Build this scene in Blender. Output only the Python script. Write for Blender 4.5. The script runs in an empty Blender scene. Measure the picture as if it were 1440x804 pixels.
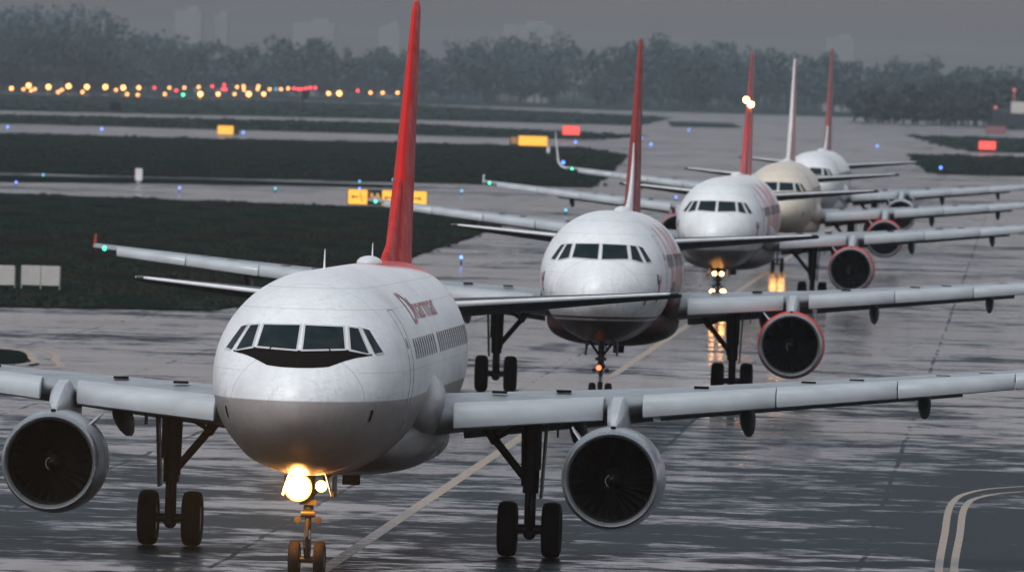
import bpy, bmesh, math, random
from math import sin, cos, pi, radians, sqrt, atan2
from mathutils import Vector, Matrix
random.seed(7)
C = bpy.context.scene.collection
SC = bpy.context.scene

# ------------------------------------------------------------------ camera, sky, sun, exposure
cam = bpy.data.objects.new('camera', bpy.data.cameras.new('camera')); C.objects.link(cam)
PITCH, ROLL = -0.0196, 0.0297
fw = Vector((0, cos(PITCH), sin(PITCH))); up = Vector((0, -sin(PITCH), cos(PITCH))); rt = Vector((1, 0, 0))
r2 = rt*cos(ROLL) + up*sin(ROLL); u2 = -rt*sin(ROLL) + up*cos(ROLL)
M = Matrix((r2, u2, -fw)).transposed().to_4x4(); M.translation = Vector((0, 0, 9.99))
cam.matrix_world = M
cam.data.sensor_width = 36; cam.data.lens = 14670/1440*36
cam.data.clip_start = 1; cam.data.clip_end = 30000
cam.data.dof.use_dof = True; cam.data.dof.focus_distance = 207; cam.data.dof.aperture_fstop = 4.2
SC.camera = cam

SUN_DIR = Vector((-0.32, -0.62, 0.72)).normalized()
world = bpy.data.worlds.new('World'); SC.world = world; world.use_nodes = True
nt = world.node_tree; nt.nodes.clear()
wo = nt.nodes.new('ShaderNodeOutputWorld'); bg = nt.nodes.new('ShaderNodeBackground')
sky = nt.nodes.new('ShaderNodeTexSky'); sky.sky_type = 'NISHITA'; sky.sun_disc = False
sky.sun_elevation = math.asin(SUN_DIR.z); sky.sun_rotation = atan2(SUN_DIR.x, SUN_DIR.y)
sky.air_density = 1.0; sky.dust_density = 3.0
hs = nt.nodes.new('ShaderNodeHueSaturation'); hs.inputs['Saturation'].default_value = 0.30
nt.links.new(sky.outputs[0], hs.inputs['Color'])
tc = nt.nodes.new('ShaderNodeTexCoord'); sp = nt.nodes.new('ShaderNodeSeparateXYZ')
nt.links.new(tc.outputs['Generated'], sp.inputs[0])
rp = nt.nodes.new('ShaderNodeValToRGB')          # an overcast sky: dull mauve at the horizon, brighter overhead
e = rp.color_ramp.elements
e[0].position = 0.0; e[0].color = (1.48, 1.34, 1.41, 1)
e[1].position = 0.30; e[1].color = (1.06, 1.12, 1.18, 1)
x = e.new(0.10); x.color = (1.44, 1.33, 1.41, 1)
x = e.new(0.9); x.color = (1.55, 1.68, 1.75, 1)
nt.links.new(sp.outputs['Z'], rp.inputs[0])
mx = nt.nodes.new('ShaderNodeMix'); mx.data_type = 'RGBA'; mx.blend_type = 'MULTIPLY'; mx.inputs[0].default_value = 1
nt.links.new(hs.outputs[0], mx.inputs[6]); nt.links.new(rp.outputs[0], mx.inputs[7])
cn = nt.nodes.new('ShaderNodeTexNoise'); cn.inputs['Scale'].default_value = 3.0; cn.inputs['Detail'].default_value = 4
mp = nt.nodes.new('ShaderNodeMapping'); mp.inputs['Scale'].default_value = (1, 1, 4)
nt.links.new(tc.outputs['Generated'], mp.inputs[0]); nt.links.new(mp.outputs[0], cn.inputs['Vector'])
mr = nt.nodes.new('ShaderNodeMapRange'); mr.inputs[1].default_value = .3; mr.inputs[2].default_value = .7; mr.inputs[3].default_value = .75; mr.inputs[4].default_value = 1.2
nt.links.new(cn.outputs[0], mr.inputs[0])
mx2 = nt.nodes.new('ShaderNodeMix'); mx2.data_type = 'RGBA'; mx2.blend_type = 'MULTIPLY'; mx2.inputs[0].default_value = 1
nt.links.new(mx.outputs[2], mx2.inputs[6]); nt.links.new(mr.outputs[0], mx2.inputs[7])
nt.links.new(mx2.outputs[2], bg.inputs[0]); bg.inputs[1].default_value = 0.10
nt.links.new(bg.outputs[0], wo.inputs[0])

sl = bpy.data.lights.new('sun', 'SUN'); sl.energy = 0.9; sl.angle = radians(18); sl.color = (1, .97, .93)
so = bpy.data.objects.new('sun', sl); C.objects.link(so)
so.rotation_euler = (-SUN_DIR).to_track_quat('-Z', 'Y').to_euler(); so.location = (0, 0, 300)
SC.view_settings.view_transform = 'Standard'; SC.view_settings.look = 'None'
SC.view_settings.exposure = 0.1; SC.view_settings.gamma = 1; SC.view_settings.use_curve_mapping = False
SC.render.engine = 'CYCLES'
SC.cycles.use_denoising = True
SC.cycles.max_bounces = 6; SC.cycles.volume_bounces = 0; SC.cycles.diffuse_bounces = 2; SC.cycles.glossy_bounces = 3
SC.cycles.transparent_max_bounces = 4; SC.cycles.sample_clamp_indirect = 4; SC.cycles.caustics_reflective = False

# ------------------------------------------------------------------ helpers
class MB:
    """collects shapes into one mesh"""
    def __init__(s): s.v = []; s.f = []
    def add(s, v, f):
        o = len(s.v); s.v += [tuple(p) for p in v]; s.f += [tuple(i+o for i in q) for q in f]; return s
    def loft(s, rings, cap0=True, cap1=True, closed=True):
        n = len(rings[0]); v = [p for r in rings for p in r]; f = []
        for i in range(len(rings)-1):
            for j in range(n if closed else n-1):
                k = (j+1) % n
                f.append((i*n+j, i*n+k, (i+1)*n+k, (i+1)*n+j))
        if cap0: f.append(tuple(range(n-1, -1, -1)))
        if cap1: f.append(tuple((len(rings)-1)*n+j for j in range(n)))
        return s.add(v, f)
    def tube(s, p0, p1, r0, r1=None, n=14):
        p0, p1 = Vector(p0), Vector(p1); r1 = r0 if r1 is None else r1
        q = (p1-p0).to_track_quat('Z', 'Y')
        ring = lambda c, r: [c + q @ Vector((r*cos(2*pi*k/n), r*sin(2*pi*k/n), 0)) for k in range(n)]
        return s.loft([ring(p0, r0), ring(p1, r1)])
    def box(s, c, d, rz=0, rx=0):
        c = Vector(c); m = Matrix.Rotation(rz, 3, 'Z') @ Matrix.Rotation(rx, 3, 'X')
        v = [c + m @ Vector((sx*d[0]/2, sy*d[1]/2, sz*d[2]/2)) for sx in (-1, 1) for sy in (-1, 1) for sz in (-1, 1)]
        return s.add(v, [(0, 1, 3, 2), (4, 6, 7, 5), (0, 4, 5, 1), (2, 3, 7, 6), (0, 2, 6, 4), (1, 5, 7, 3)])
    def lathe(s, prof, axis='Y', o=(0, 0, 0), n=56, caps=(False, False)):
        """prof: (along, radius)"""
        o = Vector(o); rings = []
        for a, r in prof:
            ring = []
            for k in range(n):
                t = 2*pi*k/n
                if axis == 'Y': ring.append(o + Vector((r*cos(t), a, r*sin(t))))
                elif axis == 'X': ring.append(o + Vector((a, r*cos(t), r*sin(t))))
                else: ring.append(o + Vector((r*cos(t), r*sin(t), a)))
            rings.append(ring)
        return s.loft(rings, *caps)
    def sphere(s, c, r, n=12, m=8, sz=1):
        return s.lathe([(-r*sz*cos(pi*i/m), max(r*sin(pi*i/m), 1e-4)) for i in range(m+1)], 'Z', c, n, (True, True))
    def build(s, name, mat, parent=None, sharp=35, loc=None):
        me = bpy.data.meshes.new(name); me.from_pydata(s.v, [], s.f)
        bm = bmesh.new(); bm.from_mesh(me); bmesh.ops.recalc_face_normals(bm, faces=bm.faces); bm.to_mesh(me); bm.free()
        for p in me.polygons: p.use_smooth = True
        me.set_sharp_from_angle(angle=radians(sharp))
        if mat: me.materials.append(mat)
        o = bpy.data.objects.new(name, me); C.objects.link(o)
        if parent: o.parent = parent
        if loc: o.location = loc
        return o

def tag(o, label=None, cat=None, group=None, kind=None):
    if label: o['label'] = label
    if cat: o['category'] = cat
    if group: o['group'] = group
    if kind: o['kind'] = kind
    return o
def thing(name, loc, label, cat, group=None, rz=0):
    o = bpy.data.objects.new(name, None); C.objects.link(o); o.location = loc; o.rotation_euler = (0, 0, rz)
    o.empty_display_size = .5
    return tag(o, label, cat, group)
def copy_tree(o, parent=None):
    c = o.copy(); C.objects.link(c)
    if parent: c.parent = parent
    for ch in list(o.children): copy_tree(ch, c)
    return c
def lerp(a, b, t): return a+(b-a)*t
def interp(tab, s):
    """piecewise cubic (Catmull-Rom, non-uniform) through rows (s, a, b, c...)"""
    if s <= tab[0][0]: return list(tab[0][1:])
    if s >= tab[-1][0]: return list(tab[-1][1:])
    i = max(k for k in range(len(tab)-1) if tab[k][0] <= s)
    p1, p2 = tab[i], tab[i+1]; p0 = tab[i-1] if i else p1; p3 = tab[i+2] if i+2 < len(tab) else p2
    h = p2[0]-p1[0]; t = (s-p1[0])/h; out = []
    for k in range(1, len(p1)):
        def sl_(a, b): return (b[k]-a[k])/(b[0]-a[0]) if b[0] != a[0] else 0
        d = sl_(p1, p2)
        def tang(l, r):
            if l*r <= 0: return 0
            return 2*l*r/(l+r)
        m1 = tang(sl_(p0, p1), d) if i else d*1.4
        m2 = tang(d, sl_(p2, p3)) if i+2 < len(tab) else d
        t2, t3 = t*t, t*t*t
        out.append((2*t3-3*t2+1)*p1[k]+(t3-2*t2+t)*h*m1+(-2*t3+3*t2)*p2[k]+(t3-t2)*h*m2)
    return out

# ------------------------------------------------------------------ materials
class NT:
    def __init__(s, name):
        s.m = bpy.data.materials.new(name); s.m.use_nodes = True; s.t = s.m.node_tree; s.b = s.t.nodes['Principled BSDF']
        s.tc = s.t.nodes.new('ShaderNodeTexCoord')
    def n(s, typ, **kw):
        x = s.t.nodes.new('ShaderNode'+typ)
        for k, v in kw.items(): setattr(x, k, v)
        return x
    def set(s, sock, v):
        if hasattr(v, 'is_output') or hasattr(v, 'links'): s.t.links.new(v, sock)
        elif isinstance(v, tuple) and len(v) == 3 and sock.type == 'RGBA': sock.default_value = v+(1,)
        else: sock.default_value = v
    def math(s, op, a, b=0.0, clamp=False):
        x = s.n('Math', operation=op, use_clamp=clamp); s.set(x.inputs[0], a); s.set(x.inputs[1], b); return x.outputs[0]
    def xyz(s, v=None):
        x = s.n('SeparateXYZ'); s.t.links.new(v or s.tc.outputs['Object'], x.inputs[0]); return x.outputs
    def noise(s, scale, detail=4, rough=.55, vec=None, sc=None):
        v = vec or s.tc.outputs['Object']
        if sc:
            m = s.n('Mapping'); m.inputs['Scale'].default_value = sc; s.t.links.new(v, m.inputs[0]); v = m.outputs[0]
        x = s.n('TexNoise'); x.inputs['Scale'].default_value = scale; x.inputs['Detail'].default_value = detail
        x.inputs['Roughness'].default_value = rough; s.t.links.new(v, x.inputs['Vector']); return x.outputs[0]
    def rng(s, v, a, b, c=0., d=1., smooth=False):
        x = s.n('MapRange'); x.clamp = True
        if smooth: x.interpolation_type = 'SMOOTHSTEP'
        s.set(x.inputs[0], v)
        for i, q in enumerate((a, b, c, d)): s.set(x.inputs[i+1], q)
        return x.outputs[0]
    def mix(s, f, a, b, blend='MIX'):
        x = s.n('Mix', data_type='RGBA', blend_type=blend); s.set(x.inputs[0], f); s.set(x.inputs[6], a); s.set(x.inputs[7], b); return x.outputs[2]
    def bump(s, h, dist=.02, strength=1.0, normal=None):
        x = s.n('Bump'); x.inputs['Distance'].default_value = dist; s.set(x.inputs['Strength'], strength)
        s.set(x.inputs['Height'], h)
        if normal: s.set(x.inputs['Normal'], normal)
        return x.outputs[0]
    def out(s, **kw):
        for k, v in kw.items(): s.set(s.b.inputs[k.replace('_', ' ')], v)
        return s.m

def paint(name, col, rough=.35, metallic=0., grime=.35, scale=2.0, coat=0.0, sc=None, spec=.5):
    k = NT(name)
    g = k.rng(k.noise(scale, 5, .6, sc=sc), .35, .7)
    c = k.mix(k.math('MULTIPLY', g, grime), col, tuple(q*.45 for q in col))
    r = k.rng(k.noise(scale*3, 3), .3, .7, rough*.8, min(1, rough*1.3))
    return k.out(Base_Color=c, Roughness=r, Metallic=metallic, Coat_Weight=coat, Specular_IOR_Level=spec)
def glow(name, col, strength, sample=False):
    k = NT(name); k.out(Base_Color=(.1, .1, .1), Emission_Color=col, Emission_Strength=strength)
    if not sample: k.m.cycles.emission_sampling = 'NONE'
    return k.m

def fuselage_paint(name, top, belly, seam, trim=None, side=None, roof=None):
    """livery painted along the body: belly colour under a seam, optional trim line, patterned side, dyed roof"""
    k = NT(name); X, Y, Z = k.xyz()
    grime = k.rng(k.noise(1.2, 6, .65, sc=(1, .22, 1)), .42, .75)
    fine = k.rng(k.noise(7, 4, .6, sc=(1, .15, 2.4)), .45, .8)
    c = k.mix(k.rng(Z, seam-.012, seam+.012), belly, top)
    if trim:
        t = k.math('MULTIPLY', k.rng(Z, seam+.05, seam+.06), k.rng(Z, seam+.12, seam+.13, 1, 0)); c = k.mix(t, c, trim)
    if side:
        zone = k.math('MULTIPLY', k.rng(Y, side[1], side[1]+.6), k.rng(Y, side[2]-1, side[2], 1, 0))
        zone = k.math('MULTIPLY', zone, k.math('MULTIPLY', k.rng(Z, side[3], side[3]+.1), k.rng(Z, side[4]-.2, side[4], 1, 0)))
        pat = k.rng(k.noise(.8, 4, .6, sc=(1, .5, 1)), .40, .52)
        c = k.mix(k.math('MULTIPLY', zone, k.math('MULTIPLY', pat, .85)), c, side[0])
    if roof:
        band = k.math('ADD', .28, k.math('MULTIPLY', k.rng(Y, roof[1], roof[2]), .75))
        zone = k.math('MULTIPLY', k.rng(Y, roof[1], roof[1]+4, smooth=True), k.rng(k.math('SUBTRACT', k.math('ABSOLUTE', X), band), -.15, .2, 1, 0, smooth=True))
        zone = k.math('MULTIPLY', zone, k.rng(Z, 4.6, 5.3, smooth=True))
        c = k.mix(zone, c, roof[0])
    # panel joints across the body
    j = None
    for s in (1.28, 3.9, 6.55, 8.1, 9.7, 11.8, 14.2, 16.4, 18.3, 20.1, 22.6, 25.3, 28.0):
        a = k.math('LESS_THAN', k.math('ABSOLUTE', k.math('SUBTRACT', Y, s)), .012)
        j = a if j is None else k.math('MAXIMUM', j, a)
    rain = k.rng(k.noise(5, 4, .65, sc=(1.6, 1.6, .16)), .5, .8)
    dirt = k.math('MAXIMUM', k.math('MULTIPLY', grime, .36), k.math('MAXIMUM', k.math('MULTIPLY', fine, .34), k.math('MULTIPLY', rain, .45)))
    low = k.rng(Z, 1.7, 4.2, 2.3, .75)
    for z in (2.55, 3.12, 4.02, 5.22, 5.62):
        a = k.math('MULTIPLY', k.math('LESS_THAN', k.math('ABSOLUTE', k.math('SUBTRACT', Z, z)), .008), k.math('MULTIPLY', k.rng(Y, 1.4, 1.5), .6)); j = k.math('MAXIMUM', j, a)
    dirt = k.math('MULTIPLY', dirt, low, True)
    c = k.mix(dirt, c, (.16, .14, .13))
    c = k.mix(k.math('MULTIPLY', j, .55), c, (.2, .19, .19))
    return k.out(Base_Color=c, Roughness=k.rng(grime, 0, 1, .38, .6), Coat_Weight=.15, Coat_Roughness=.3,
                 Normal=k.bump(k.noise(.9, 3), .006))

MAT = {}
k = NT('cockpit_glass'); MAT['glass'] = k.out(Base_Color=k.mix(k.rng(k.noise(2.2, 3), .42, .6), (.006, .016, .02), (.014, .024, .026)), Roughness=.05, IOR=1.16)  # mottled teal in the colour stands in for reflections in the panes
MAT['winglass'] = NT('cabin_glass').out(Base_Color=(.015, .016, .018), Roughness=.15)
MAT['black'] = paint('matt_black', (.008, .008, .009), .6, grime=.1, spec=.0)
MAT['seal'] = paint('window_seal', (.55, .55, .55), .4)
MAT['wing'] = paint('wing_grey', (.27, .29, .31), .38, grime=.5, scale=1.1, sc=(.5, 2, 1))
MAT['slat'] = paint('slat_grey', (.42, .445, .47), .36, grime=.4, scale=1.0, coat=.2, sc=(.6, 2, 2))
MAT['stab'] = paint('stabilizer_grey', (.085, .09, .095), .5, grime=.4, spec=.2)  # body colour darkened to put the shade of the underside into it
MAT['bare'] = paint('bare_metal', (.62, .62, .63), .27, .9, grime=.3, scale=3)
MAT['nac_grey'] = paint('nacelle_grey', (.34, .36, .38), .32, grime=.4, scale=2, coat=.2)
MAT['nac_red'] = paint('nacelle_red', (.66, .05, .03), .5, grime=.3, spec=.25)
MAT['nac_white'] = paint('nacelle_white', (.72, .73, .74), .35, grime=.3, coat=.2)
MAT['lip'] = paint('inlet_lip_metal', (.42, .44, .46), .32, .8, grime=.12, scale=1)
MAT['duct'] = paint('inlet_duct', (.010, .011, .012), .5, spec=.2)
MAT['fan'] = paint('fan_metal', (.006, .006, .007), .5, spec=.15)
MAT['spinner'] = paint('spinner', (.007, .007, .008), .5, spec=.2)
MAT['gear'] = paint('gear_steel', (.030, .031, .032), .45, .2, grime=.6, scale=8, spec=.25)
MAT['chrome'] = paint('oleo_chrome', (.6, .6, .6), .15, 1.0, grime=.2, scale=8)
MAT['tyre'] = paint('tyre_rubber', (.008, .008, .009), .75, grime=.3, scale=12, spec=.15)
MAT['hub'] = paint('wheel_hub', (.25, .25, .26), .4, .6, grime=.6, scale=10)
MAT['door'] = paint('gear_door_grey', (.05, .053, .056), .45, grime=.5)
MAT['white'] = paint('white_paint', (.74, .75, .76), .35, grime=.25, coat=.2)
MAT['line'] = paint('seam_grey', (.17, .17, .18), .5, grime=.1)
MAT['lettering_red'] = paint('lettering_red', (.36, .035, .045), .4, grime=.3)
MAT['emblem_red'] = paint('emblem_red', (.35, .03, .03), .4, grime=.1)
MAT['nav_green'] = glow('navigation_green', (.03, 1, .5), 3.5)
MAT['nav_red'] = glow('navigation_red', (1, .04, .03), 1.5)
MAT['lamp_big'] = glow('landing_lamp', (1, .50, .14), 260)
k = NT('landing_lamp'); X, Y, Z = k.xyz()
d_ = k.math('SQRT', k.math('ADD', k.math('POWER', k.math('ADD', X, .2), 2.0), k.math('POWER', k.math('SUBTRACT', Z, 1.64), 2.0)))
MAT['lamp_big'] = k.out(Base_Color=(.1, .1, .1), Emission_Color=k.mix(k.rng(d_, .05, .24), (1, .72, .36), (1, .33, .05)), Emission_Strength=k.rng(d_, .08, .26, 320., 2.2, smooth=True))  # orange rim and falloff in the emission imitate glow round the core
MAT['lamp_mid'] = glow('taxi_lamp', (1, .42, .11), 22)
MAT['lamp_dim'] = glow('dim_lamp', (1, .16, .05), 3)

# ------------------------------------------------------------------ the airliner
ZC = 3.87
FUS = [  # station, top, bottom, half width   (heights about ZC)
 (0.00, -.52, -.54, .01), (.02, -.36, -.70, .17), (.08, -.22, -.84, .33), (.2, -.05, -.99, .52), (.4, .12, -1.16, .76),
 (.7, .30, -1.34, 1.00), (1.1, .50, -1.49, 1.23), (1.5, .72, -1.61, 1.40), (2.0, 1.06, -1.72, 1.56), (2.5, 1.36, -1.81, 1.68),
 (3.0, 1.58, -1.88, 1.775), (3.5, 1.73, -1.94, 1.845), (4.2, 1.88, -1.95, 1.915), (5.0, 1.985, -1.99, 1.955), (6.0, 2.05, -2.03, 1.973),
 (7.0, 2.07, -2.07, 1.975), (12, 2.07, -2.07, 1.975), (23.5, 2.07, -2.07, 1.975), (25, 2.07, -2.03, 1.965), (27, 2.06, -1.84, 1.88), (29, 2.04, -1.46, 1.68),
 (31, 2.0, -.96, 1.38), (33, 1.92, -.38, 1.02), (35, 1.76, .22, .62), (36.6, 1.56, .66, .34), (37.57, 1.36, .98, .16)]
def fus(s):
    t, b, w = interp(FUS, s); return (t+b)/2+ZC, (t-b)/2, max(w, .005)
def fus_point(s, side, z, off=0.0):
    zc, h, w = fus(s); k = max(-.999, min(.999, (z-zc)/h)); x = w*sqrt(1-k*k)
    n = Vector((x/(w*w), 0, (z-zc)/(h*h))).normalized()
    return Vector((side*(x+n.x*off), s, z+n.z*off))
def fus_arc(s, side, th, off=0.0):
    """th measured from the side (0) upwards"""
    zc, h, w = fus(s); return Vector((side*(w+off)*cos(th), s, zc+(h+off)*sin(th)))
def nose_s(x, z):
    """station where the skin passes through (x, z) seen from the front"""
    lo, hi = 0.0, 7.0
    for _ in range(40):
        m = (lo+hi)/2; zc, h, w = fus(m)
        if (x/w)**2+((z-zc)/h)**2 <= 1: hi = m
        else: lo = m
    return hi
def front_patch(quads, mat, name, parent, off=.012, n=8):
    """sheets laid on the nose, given as four (x, z) corners seen from ahead"""
    mb = MB()
    for q in quads:
        v = []; f = []
        for i in range(n+1):
            for j in range(n+1):
                a, b = i/n, j/n
                x = lerp(lerp(q[0][0], q[1][0], a), lerp(q[3][0], q[2][0], a), b)
                z = lerp(lerp(q[0][1], q[1][1], a), lerp(q[3][1], q[2][1], a), b)
                s = nose_s(x, z); zc, h, w = fus(s); e_ = .02
                # normal by differences
                s1, s2 = nose_s(x+e_, z), nose_s(x, z+e_)
                nn = Vector((-(s1-s)/e_*-1, -1, (s2-s)/e_)).normalized()
                nn = Vector(((s1-s)/e_, -1, (s2-s)/e_)).normalized()
                v.append(Vector((x, s, z)) + nn*off)
        for i in range(n):
            for j in range(n):
                a = i*(n+1)+j; f.append((a, a+1, a+n+2, a+n+1))
        mb.add(v, f)
    return mb.build(name, mat, parent, sharp=80)
def side_patch(s0, s1, z0, z1, side, mat, name, parent, off=.008, ns=3, nz=6):
    v = []; f = []
    for i in range(ns+1):
        for j in range(nz+1): v.append(fus_point(lerp(s0, s1, i/ns), side, lerp(z0, z1, j/nz), off))
    for i in range(ns):
        for j in range(nz):
            a = i*(nz+1)+j; f.append((a, a+1, a+nz+2, a+nz+1))
    return MB().add(v, f).build(name, mat, parent, sharp=80)
def outline(s0, s1, z0, z1, side, r=.009):
    mb = MB(); P = []
    for k in range(9): P.append(fus_point(s0, side, lerp(z0, z1, k/8)))
    for k in range(9): P.append(fus_point(s1, side, lerp(z1, z0, k/8)))
    for a, b in zip(P, P[1:]+P[:1]): mb.tube(a, b, r, n=5)
    return mb
def text_mesh(txt, size=1.0, shear=0.0):
    cu = bpy.data.curves.new('t', 'FONT'); cu.body = txt; cu.size = size; cu.shear = shear; cu.resolution_u = 3
    o = bpy.data.objects.new('t', cu); C.objects.link(o); dg = bpy.context.evaluated_depsgraph_get(); dg.update()
    me = bpy.data.meshes.new_from_object(o.evaluated_get(dg)); bpy.data.objects.remove(o)
    bm = bmesh.new(); bm.from_mesh(me); bmesh.ops.triangulate(bm, faces=bm.faces)
    bmesh.ops.subdivide_edges(bm, edges=[e_ for e_ in bm.edges if e_.calc_length() > size*.25], cuts=2)
    v = [tuple(p.co) for p in bm.verts]; f = [tuple(q.index for q in p.verts) for p in bm.faces]; bm.free()
    return v, f

# wing planform: span station -> leading edge station, chord, height of chord line, thickness ratio, incidence
WING = [(0.0, 10.95, 7.4, 2.78, .145, .045), (1.95, 11.95, 6.25, 2.88, .14, .045), (6.4, 14.27, 4.05, 3.27, .118, .02), (12, 17.18, 2.72, 3.76, .11, .0), (17.05, 19.83, 1.55, 4.24, .105, -.02)]
def wing_at(y):
    for a, b in zip(WING, WING[1:]):
        if a[0] <= y <= b[0]:
            t = (y-a[0])/(b[0]-a[0]); return [lerp(a[k], b[k], t) for k in range(1, 6)]
    return list(WING[-1][1:])
def foil(n=18):
    xs = [(1-cos(pi*k/n))/2 for k in range(n+1)]
    th = lambda q: 5*(.2969*sqrt(q)-.126*q-.3516*q*q+.2843*q**3-.1036*q**4)
    cam_ = lambda q: .025*(1-(2*q-.9)**2) if q < .95 else .02
    return [(q, cam_(q), th(q)) for q in xs]
def foil_ring(le, ch, z, t, inc, x, vertical=False):
    P = foil(); up_ = [(q, c_+t*h_) for q, c_, h_ in P]; lo = [(q, c_-t*h_) for q, c_, h_ in P]
    ring = []
    for q, h_ in up_ + lo[-2:0:-1]:
        a, b = q*ch, h_*ch
        ring.append((x, le+a*cos(inc)+b*sin(inc), z+b*cos(inc)-a*sin(inc)))
    return ring
def sym_ring(le, ch, t, fn):
    P = foil(14); ring = []
    for q, _, h_ in P: ring.append(fn(le+q*ch, t*h_*ch))
    for q, _, h_ in P[-2:0:-1]: ring.append(fn(le+q*ch, -t*h_*ch))
    return ring

def wheel(parent, c, r, w, mb_hub=True):
    o = MB().lathe([(-w*.36, r*.55), (-w*.47, r*.66), (-w*.5, r*.80), (-w*.43, r*.93), (-w*.25, r*.99), (0, r), (w*.25, r*.99), (w*.43, r*.93), (w*.5, r*.8), (w*.47, r*.66), (w*.36, r*.55)], 'X', c, 40, (True, True)).build('wheel', MAT['tyre'], parent)
    MB().lathe([(-w*.40, .05*r), (-w*.40, r*.3), (-w*.41, r*.5), (w*.41, r*.5), (w*.40, r*.3), (w*.40, .05*r)], 'X', c, 28, (True, True)).build('rim', MAT['hub'], o)
    return o

def make_jet(label, loc, yaw, L):
    root = thing('passenger_jet', loc, label, 'airliner', 'airliners queued on the taxiway', -yaw)
    pt = L.get('pitch', 0); lift = L.get('lift', 0); root.location.z += lift
    if pt:
        root.rotation_mode = 'XYZ'; root.rotation_euler = (-pt, 0, -yaw); root.location.z += pt*17.71
    # --- body
    ss = [0, .01, .02, .04, .08, .13, .2, .3, .4, .55, .7, .9, 1.1, 1.3, 1.5, 1.75, 2, 2.25, 2.5, 2.75, 3, 3.25, 3.5, 3.85, 4.2, 4.6, 5, 5.5, 6, 6.5, 7, 9, 12, 16, 20, 23.5, 24.2, 25, 26, 27, 28, 29, 30, 31, 32, 33, 34, 35, 35.8, 36.6, 37.2, 37.57]
    N = 72; rings = []
    for s in ss:
        zc, h, w = fus(s); rings.append([(w*cos(2*pi*k/N), s, zc+h*sin(2*pi*k/N)) for k in range(N)])
    body = MB().loft(rings).build('fuselage', L['body'], root, 60)
    # cockpit panes: front, sliding side, rear side
    for sd in (-1, 1):
        for q in (((.055, 4.90), (.77, 4.885), (.85, 4.475), (.065, 4.44)),
                  ((.885, 4.88), (1.05, 4.86), (1.29, 4.39), (.965, 4.465)),
                  ((1.13, 4.86), (1.25, 4.83), (1.53, 4.415), (1.40, 4.39))):
            qq = [(sd*a, b) for a, b in q]
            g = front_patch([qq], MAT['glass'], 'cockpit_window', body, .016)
            cx = sum(a for a, b in qq)/4; cz = sum(b for a, b in qq)/4
            q3 = [(cx+(a-cx)*1.0+math.copysign(.035, a-cx), cz+(b-cz)+math.copysign(.03, b-cz)) for a, b in qq]
            front_patch([q3], MAT['seal'] if not L.get('dark_seal') else MAT['black'], 'window_surround', body, .009)
    if L.get('antiglare'):
        xs = [-1.36, -1.1, -.9, -.6, -.3, 0, .3, .6, .9, 1.1, 1.36]
        zt = [4.375, 4.435, 4.46, 4.44, 4.435, 4.43, 4.435, 4.44, 4.46, 4.435, 4.375]
        zb = [4.355, 4.31, 4.25, 4.13, 4.105, 4.10, 4.105, 4.13, 4.25, 4.31, 4.355]
        front_patch([((xs[i], zt[i]), (xs[i+1], zt[i+1]), (xs[i+1], zb[i+1]), (xs[i], zb[i])) for i in range(10)], MAT['black'], 'antiglare_panel', body, .006, 4)
        # wipers parked under the front panes
        for sd in (-1, 1):
            mb = MB()
            for a, b in (((.12, 4.47), (.55, 4.50)), ((.55, 4.50), (.62, 4.40))):
                p = [Vector((sd*x_, nose_s(x_, z_)-.03, z_)) for x_, z_ in (a, b)]
                mb.tube(p[0], p[1], .012, n=6)
            mb.build('wiper', MAT['black'], body)
    # cabin windows
    if L.get('windows', True):
        w0 = None
        for sd in (-1, 1):
            first = None; s = 7.2
            while s < 28.3:
                if abs(s-14.6) > .3:
                    if s < 23 and first:
                        o = first.copy(); C.objects.link(o); o.location.y = s-7.2
                    else:
                        o = side_patch(s-.15, s+.15, 4.21, 4.61, sd, MAT['winglass'], 'cabin_window', body, .01, 2, 4)
                        if first is None: first = o
                s += .74
    # doors, outlined
    for sd in (-1, 1):
        for s0, s1, z0, z1 in ((5.0, 5.85, 3.35, 5.2), (29.2, 29.95, 3.5, 5.2)):
            outline(s0, s1, z0, z1, sd).build('door_outline', MAT['line'], body)
        side_patch(5.25, 5.5, 4.45, 4.65, sd, MAT['winglass'], 'door_window', body, .01)
        outline(1.42, 1.80, 2.98, 3.40, sd, .007).build('service_panel', MAT['line'], body)
        side_patch(1.55, 1.66, 3.08, 3.30, sd, MAT['black'], 'sensor_plate', body, .012)
        side_patch(6.1, 6.5, 2.75, 3.0, sd, MAT['line'], 'service_port', body, .006)
    # roof antennas and domes
    for s, h in ((7.6, .42), (22.5, .42)) if L.get('letters') else ():
        MB().tube((0, s, 5.9), (0, s+.06, 5.93+h), .025, .008, 6).build('antenna', MAT['white'], body)
    MB().loft([[(w_*cos(t), s_, 5.93+h_*max(0, sin(t))) for t in [2*pi*k/16 for k in range(16)]] for s_, w_, h_ in ((20.6, .02, .01), (20.9, .2, .10), (21.6, .28, .16), (22.4, .2, .1), (22.8, .02, .01))]).build('antenna_dome', MAT['white'], body)
    MB().box((0, 9.5, 1.72), (.04, .35, .28)).build('antenna_blade', MAT['black'], body)
    MB().box((.25, 14.0, 1.56), (.34, .5, .26)).build('drain_mast', MAT['black'], body)
    if L.get('letters'):
        v, f = [], []
        def lay(txt, s0, length, th0, th1, shear):
            tv, tf = text_mesh(txt, 1, shear)
            x0 = min(p[0] for p in tv); x1 = max(p[0] for p in tv); y0 = min(p[1] for p in tv); y1 = max(p[1] for p in tv)
            o = len(v)
            for p in tv: v.append(fus_arc(s0+(p[0]-x0)/(x1-x0)*length, 1, lerp(th0, th1, (p[1]-y0)/(y1-y0)), .012))
            f.extend(tuple(i+o for i in q) for q in tf)
        lay('D', 9.9, 1.5, .50, .88, .0); lay('harmar', 11.6, 7.2, .54, .80, .0)
        MB().add(v, f).build('lettering', MAT['lettering_red'], body, sharp=80)
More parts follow.
